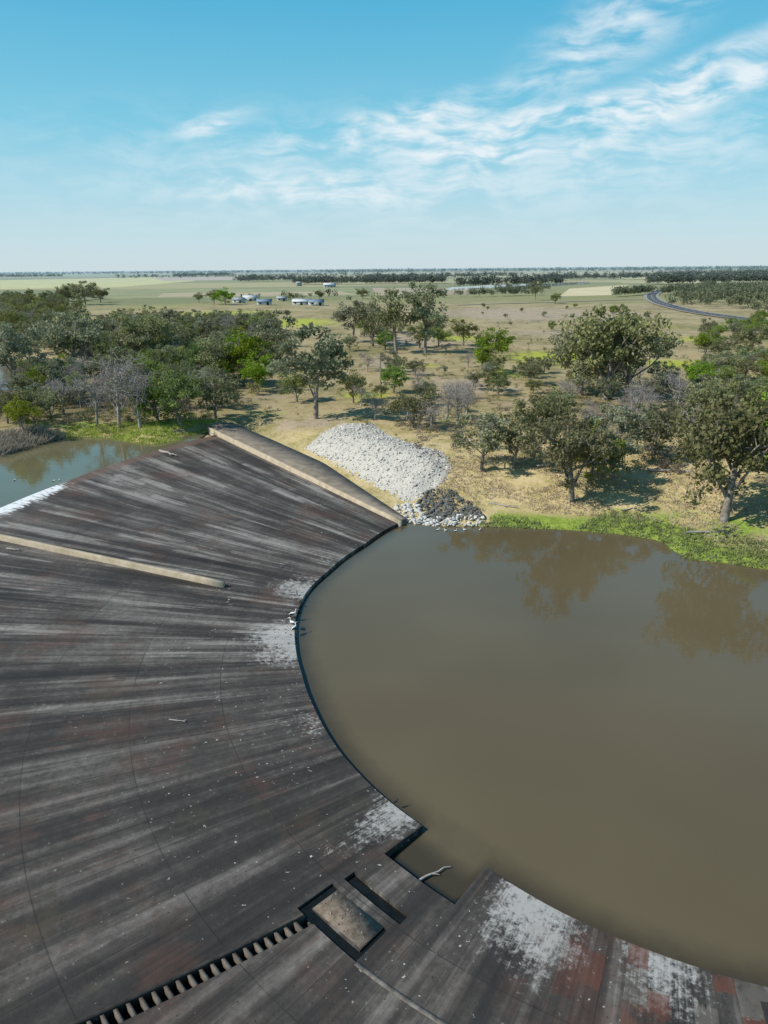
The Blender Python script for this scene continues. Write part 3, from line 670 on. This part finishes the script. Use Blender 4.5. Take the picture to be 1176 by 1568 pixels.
dleaf=leafmat("distant_leaf",(.055,.07,.032),(.14,.155,.075),True)
mass("distant_tree_belt",belt([(-60,426,95,424,1),(268,424,355,422,.9),(180,427,560,423,.6),(450,436,680,434,1.5),(560,428,800,424,1),(700,440,860,436,.6),(820,430,1176,424,1.6),(990,436,1250,432,1.4),(360,432,450,430,.5),(1000,422,1300,418,1.2)],280,9,18),38,.18,dleaf,.6,lumps=4)
mass("horizon_tree_line",belt([(-200,421.5,1400,409,3),(-200,423,600,416,1.2),(500,418,1400,411,2)],420,12,22),18,.34,dleaf,1.2,lumps=3)
mass("tree_clump",belt([(720,455,830,452,.5),(940,455,1000,450,.6),(-60,470,45,466,.9),(85,462,160,458,.5),(760,447,840,445,.3),(1010,452,1060,448,.4),(620,457,720,455,.15),(430,460,560,456,.12),(230,462,420,460,.1)],90,6,11),90,.14,dleaf,.55)
mass("roadside_woods",pts_in([(1022,470),(1040,444),(1320,436),(1320,500),(1180,482)],520,7,12),90,.15,leafmat("wood_leaf",(.09,.11,.04),(.22,.24,.095),True),.55)

def tufts(name,pl,count,h0,h1,mat,cond=None,nb=6,sp=.25):
    P=np.array(spoly(pl)) if not isinstance(pl,np.ndarray) else pl
    lo=P.min(0); hi=P.max(0); X_=rng.uniform(lo[0],hi[0],count*3); Y_=rng.uniform(lo[1],hi[1],count*3)
    ok=sdf(X_,Y_,P)<0
    if cond is not None: ok&=cond(X_,Y_)
    X_=X_[ok][:count]; Y_=Y_[ok][:count]; Z_=ground_h(X_,Y_); n=len(X_)
    X_=np.repeat(X_,nb)+rng.normal(size=n*nb)*sp; Y_=np.repeat(Y_,nb)+rng.normal(size=n*nb)*sp; Z_=np.repeat(Z_,nb)
    hh=rng.uniform(h0,h1,n*nb); an=rng.uniform(0,6.28,n*nb); w=.05+.05*rng.random(n*nb); lx=rng.normal(size=n*nb)*.6*hh; ly=rng.normal(size=n*nb)*.6*hh
    c,s=np.cos(an)*w,np.sin(an)*w
    v=np.stack([np.stack([X_-c,Y_-s,Z_-.05],-1),np.stack([X_+c,Y_+s,Z_-.05],-1),np.stack([X_+lx+c*.3,Y_+ly+s*.3,Z_+hh],-1),np.stack([X_+lx-c*.3,Y_+ly-s*.3,Z_+hh],-1)],1).reshape(-1,3)
    bf=Buf(); bf.add(v,np.arange(4*n*nb).reshape(-1,4),0,np.repeat(np.repeat(rng.random(n),nb)*.7+rng.random(n*nb)*.3,4)); bf.out(name,[mat])
straw_m=leafmat("straw_blade",(.5,.41,.2),(.8,.68,.42),False,.45); grass_m=leafmat("grass_blade",(.18,.27,.045),(.42,.52,.12),False,.45); reed_m=leafmat("reed_blade",(.24,.2,.14),(.5,.43,.32))
tufts("dry_grass",[(640,810),(690,700),(830,690),(1240,740),(1300,860),(1176,868),(1030,840)],2600,.1,.28,straw_m,lambda x,y: (sdf(x,y,pool)>4)&(np.sin(x*.4+y*.2)*np.cos(y*.33)<.35))
bankP=np.array([(10,76),(12,96),(45,92),(75,78),(75,55),(40,60)])
tufts("bank_green_grass",bankP,6000,.12,.38,grass_m,lambda x,y:(sdf(x,y,pool)>-.2)&(sdf(x,y,pool)<2.2+1.6*np.sin(x*.5)+1.2*np.sin(x*.17+2)+2.0*sstep((x-24)/8)))
tufts("shore_reeds",[(-60,715),(0,700),(60,684),(95,672),(60,660),(-60,680)],900,.6,1.6,reed_m,None,8,.4)
tufts("upstream_bank_grass",[(100,676),(160,676),(225,690),(330,668),(330,650),(100,655)],1300,.15,.4,grass_m,lambda x,y:(ground_h(x,y)>2.5))

# ------------------------------------------------------------------ fields, road
def field(px,c1,c2,z=3.86,name="crop_field"):
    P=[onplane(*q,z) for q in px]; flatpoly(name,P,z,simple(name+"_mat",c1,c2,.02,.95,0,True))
field([(0,443),(0,429),(255,424),(300,430),(180,440)],(.44,.42,.16),(.58,.53,.26))
field([(165,458),(160,443),(540,440),(565,453)],(.20,.215,.08),(.31,.29,.13),3.9)
field([(240,455),(250,449),(520,446),(545,451)],(.36,.29,.17),(.43,.36,.22),3.95)
field([(856,454),(872,442),(962,436),(935,452)],(.54,.45,.25),(.62,.53,.31),3.9)
field([(575,452),(720,451),(720,441),(570,441)],(.34,.26,.17),(.42,.34,.22),3.9)
field([(250,430),(440,428),(440,423),(235,425)],(.42,.33,.25),(.46,.38,.28),4.0)
field([(60,423.6),(270,421.6),(250,420.6),(60,421.8)],(.2,.3,.12),(.24,.34,.14),4.0)
field([(960,428),(1176,423),(1176,418),(940,421)],(.42,.40,.18),(.52,.48,.26),4.0)
flatpoly("distant_river_water",[onplane(*q,3.95) for q in [(680,444),(760,440.5),(850,438),(905,434),(900,431),(850,434),(760,436),(690,440)]],3.95,wu)
asph=simple("asphalt",(.05,.051,.055),(.08,.081,.085),1,.9,0,True); paint=simple("road_paint",(.7,.7,.68),(.8,.8,.78),1,.7,0,True); shl=simple("road_shoulder",(.30,.25,.17),(.38,.32,.23),.6,.95,0,True)
rc=[onplane(*q,3.95) for q in [(1330,512),(1240,502),(1176,493),(1120,486),(1065,478),(1030,470),(1008,463),(998,456),(1000,450),(1012,445),(1030,441)]]
def catmull(P,n=10):
    P=[np.array(q) for q in P]; P=[2*P[0]-P[1]]+P+[2*P[-1]-P[-2]]; out=[]
    for i in range(1,len(P)-2):
        for k_ in range(n):
            t=k_/n; out.append(.5*((2*P[i])+(-P[i-1]+P[i+1])*t+(2*P[i-1]-5*P[i]+4*P[i+1]-P[i+2])*t*t+(-P[i-1]+3*P[i]-3*P[i+1]+P[i+2])*t**3))
    return np.array(out+[P[-2]])
rp=catmull(rc)
def ribbon(name,P,w0,w1,z,mat,parent=None,skip=None):
    T=np.gradient(P,axis=0); T/=np.linalg.norm(T,axis=1)[:,None]; Nn=np.stack([T[:,1],-T[:,0]],-1)
    a=P+Nn*w0; b_=P+Nn*w1; n=len(P); v=np.concatenate([np.c_[a,np.full(n,z)],np.c_[b_,np.full(n,z)]])
    f=[(i,i+1,n+i+1,n+i) for i in range(n-1) if not (skip and i%skip==0)]
    mk(name,v,f,mat,parent=parent)
road=empty("road")
ribbon("road_shoulder",rp,-6.3,6.3,4.25,shl,road); ribbon("road_surface",rp,-5,5,4.29,asph,road)
ribbon("road_edge_line",rp,-4.6,-4.3,4.32,paint,road); ribbon("road_edge_line_b",rp,4.3,4.6,4.32,paint,road); ribbon("road_centre_line",rp,-.12,.12,4.32,paint,road,3)
tr2=catmull([onplane(*q,3.9) for q in [(700,467),(800,464),(900,461),(960,459),(1003,459)]],6)
ribbon("dirt_track",tr2,-3,3,4.1,shl)

# ------------------------------------------------------------------ buildings
wht=simple("white_cladding",(.5,.5,.48),(.62,.62,.6),1,.7,0,True); blu=simple("blue_roof",(.15,.2,.27),(.2,.26,.33),1,.5,0,True); gry=simple("grey_roof",(.28,.29,.30),(.38,.39,.40),1,.5,0,True); glass=simple("dark_glass",(.03,.035,.04),(.05,.055,.06),1,.2,0); tinr=simple("white_roof",(.5,.52,.54),(.62,.64,.65),1,.5,0,True)
def building(name,px,py,L,W,Hh,roof,wall,rot):
    x,y,z,t=site(px,py); e=empty(name); e.location=(x,y,z); e.rotation_euler=(0,0,rot)
    bf=Buf(); l,w=L/2,W/2; rh=W*.22
    bf.add([(-l,-w,-.3),(l,-w,-.3),(l,w,-.3),(-l,w,-.3),(-l,-w,Hh),(l,-w,Hh),(l,w,Hh),(-l,w,Hh)],BOXF)
    bf.add([(-l,-w,Hh),(-l,w,Hh),(-l,0,Hh+rh),(-l,0,Hh+rh-.01)],[(0,1,2,3)]); bf.add([(l,-w,Hh),(l,w,Hh),(l,0,Hh+rh),(l,0,Hh+rh-.01)],[(0,1,2,3)])
    bf.out("walls",[wall],parent=e)
    bf=Buf(); o_=.5
    for s in (-1,1):
        v=[(-l-o_,s*(w+o_),Hh-.15),(l+o_,s*(w+o_),Hh-.15),(l+o_,0,Hh+rh+.12),(-l-o_,0,Hh+rh+.12)]; v+=[(a,b_,c+.12) for a,b_,c in v]
        bf.add(v,BOXF)
    bf.out("roof",[roof],parent=e)
    bf=Buf(); nW=max(2,int(L/4))
    for i in range(nW):
        cx=-l+L*(i+.5)/nW
        if i==nW//2: box(bf,cx-.9,cx+.9,-w-.04,-w+.02,0,2.2)
        else: box(bf,cx-.7,cx+.7,-w-.04,-w+.02,1,2.1)
    bf.out("windows_and_door",[glass],parent=e)
for a in [("farmhouse",405,467,11,7,2.8,blu,wht,.1),("farm_shed",366,464,9,6,3,gry,wht,-.2),("farm_shed",383,461,12,7,3.2,tinr,wht,.3),("farm_shed",432,461,8,6,2.6,gry,wht,0),("farmhouse",463,467,14,7,2.8,tinr,wht,-.1),
          ("farmhouse",484,468,11,7,2.8,blu,wht,.2),("farm_shed",505,440,18,10,4,tinr,wht,.1),("farm_shed",458,438,9,8,5,gry,gry,.1)]:
    building(*a)
pw=simple("pole_timber",(.2,.17,.14),(.32,.28,.24),2)
for px,py,hp in [(583,603,58),(567,520,28),(1000,470,14)]:
    x,y,z,t=site(px,py); h=hp*t/(F*.946); bf=Buf(); tube(bf,[(x,y,z-.3),(x,y,z+h*.5),(x,y,z+h)],[.16,.14,.11],8); box(bf,x-1.1,x+1.1,y-.06,y+.06,z+h-.7,z+h-.55)
    for dx_ in (-.95,0,.95): tube(bf,[(x+dx_,y,z+h-.55),(x+dx_,y,z+h-.3)],[.05,.04],6)
    bf.out("utility_pole",[pw])
x,y,z,t=site(1034,592); bf=Buf(); box(bf,x-.6,x+.6,y-.6,y+.6,z-.2,z+1.5); box(bf,x-.8,x+.8,y-.8,y+.8,z+1.5,z+1.7); tube(bf,[(x,y,z+1.7),(x,y,z+3.0)],[.12,.1],8); bf.out("concrete_gauge_pillar",[wht])

# ------------------------------------------------------------------ driftwood
def drift(px,py,L,rot,rad_=.12,zz_=None,nb=4):
    x,y,z,t=site(px,py); z=zz_ if zz_ is not None else z
    bf=Buf(); n=6; P=[(x+(i/n-.5)*L*cos(rot)+random.uniform(-.1,.1)*L*.3,y+(i/n-.5)*L*sin(rot)+random.uniform(-.1,.1)*L*.3,z+rad_*.7+.03*random.random()) for i in range(n+1)]
    tube(bf,P,[rad_*(1-.7*i/n) for i in range(n+1)],6)
    for _ in range(nb):
        q=P[random.randrange(1,n)]; an=rot+random.choice([-.8,.8])+random.uniform(-.3,.3); l=L*random.uniform(.12,.25)
        tube(bf,[q,(q[0]+cos(an)*l*.6,q[1]+sin(an)*l*.6,q[2]+.1*l),(q[0]+cos(an)*l,q[1]+sin(an)*l,q[2]+.05*l)],[rad_*.5,rad_*.3,.02],5)
    bf.out("driftwood_log",[deadb])
drift(272,1104,1.2,-.15,.06); drift(258,695,5.0,-.7,.22); drift(662,1330,2.2,.5,.09,0.05,1); drift(20,842,1.6,-.3,.12)
drift(850,712,6,.4,.18); drift(1030,722,7,-.2,.2); drift(770,775,4,-.5,.15); drift(1090,815,6,.1,.15); drift(965,780,3,.5,.12)

# ------------------------------------------------------------------ birds
def birdmesh(name,pel=True,float_=False):
    if pel: pts=[(-.42,0,.5,.05),(-.2,0,.56,.16),(.08,0,.58,.2),(.3,0,.6,.14),(.42,0,.78,.06),(.38,0,.98,.045),(.46,0,1.1,.065),(.6,0,1.05,.04),(.86,0,.93,.018)]
    else: pts=[(-.35,0,.28,.03),(-.12,0,.34,.09),(.08,0,.4,.1),(.2,0,.5,.06),(.24,0,.65,.035),(.3,0,.74,.045),(.44,0,.75,.012)]
    legs=[] if float_ else [[(.02,.08,.45),(.0,.09,.22),(.03,.09,.0),(.14,.09,0)],[(.02,-.08,.45),(.0,-.09,.22),(.03,-.09,.0),(.14,-.09,0)]]
    if not pel: legs=[[(a,b_*.7,c*.6) for a,b_,c in l] for l in legs]
    me=bpy.data.meshes.new(name+"_src"); me.from_pydata([q[:3] for q in pts],[(i,i+1) for i in range(len(pts)-1)],[])
    ob=bpy.data.objects.new(name+"_src",me); scene.collection.objects.link(ob)
    mo=ob.modifiers.new("s","SKIN"); sv_=me.skin_vertices[0].data
    for i,q in enumerate(pts): sv_[i].radius=(q[3]*(.85),q[3])
    sv_[2].use_root=True
    su=ob.modifiers.new("u","SUBSURF"); su.levels=2
    dg=bpy.context.evaluated_depsgraph_get(); out=bpy.data.meshes.new_from_object(ob.evaluated_get(dg)); bpy.data.objects.remove(ob)
    v=np.array([q.co[:] for q in out.vertices]); off=-.42 if (pel and float_) else 0
    bf=Buf(); 
    fs=[list(q.vertices) for q in out.polygons]; fs=[f+[f[-1]] if len(f)==3 else f for f in fs]
    body=np.array(fs); c=v[body].mean(1); mi=np.zeros(len(body),int)
    if pel:
        mi[(c[:,0]<-.02)&(np.abs(c[:,1])>.05)&(c[:,2]>.42)&(c[:,2]<.66)]=1; mi[c[:,0]>.53]=2
    else: mi[:]=1; mi[c[:,0]>.34]=2
    bf.add(v,body); bf.m[-1]=mi
    for l in legs: tube(bf,l,[.03,.018,.015,.02],5,2)
    for s in (-1,1):
        w=[(.2,s*.15,.66),(.0,s*.21,.68),(-.3,s*.12,.6),(-.55,s*.05,.5),(-.25,s*.17,.44),(.12,s*.19,.5)]
        if not pel: w=[(a*.62,b_*.55,c_*.6) for a,b_,c_ in w]
        bf.add(w,[(0,1,2,5),(5,2,3,4)],1)
    for q in bf.v: q[:,2]+=off
    return bf.out(name,[bw,bk,bo],link=False)
bw=simple("white_feather",(.75,.74,.72),(.85,.84,.82),4,.8,0); bk=simple("black_feather",(.02,.02,.022),(.04,.04,.045),4,.7,0); bo=simple("pink_bill",(.6,.35,.25),(.7,.45,.32),4,.6,0)
pm=birdmesh("pelican_mesh"); pf=birdmesh("pelican_float_mesh",True,True); cmn=birdmesh("cormorant_mesh",False)
def bird(nm,me,px,py,z=None,rot=0,sc=1):
    x,y,zz_,t=site(px,py); ob=bpy.data.objects.new(nm,me); scene.collection.objects.link(ob)
    if z is not None: x,y=onplane(px,py,z); zz_=z
    ob.location=(x,y,zz_); ob.rotation_euler=(0,0,rot); ob.scale=(sc,)*3
for px,py,r in [(448,946,.3),(449,960,2.5),(450,968,1)]: bird("pelican",pm,px,py,None,r,.75)
for px,py,r in [(670,812,0),(683,813,3),(697,814,.5),(712,812,2.8),(735,812,1)]: bird("pelican",pf,px,py,0,r,.5)
for px,py,r in [(82,737,0),(91,736,2),(22,736,1)]: bird("pelican",pf,px,py,2.6,r,.45)
for px,py,r in [(459,925,1),(455,912,2),(606,1231,.5)]: bird("cormorant",cmn,px,py,None,r,.55)
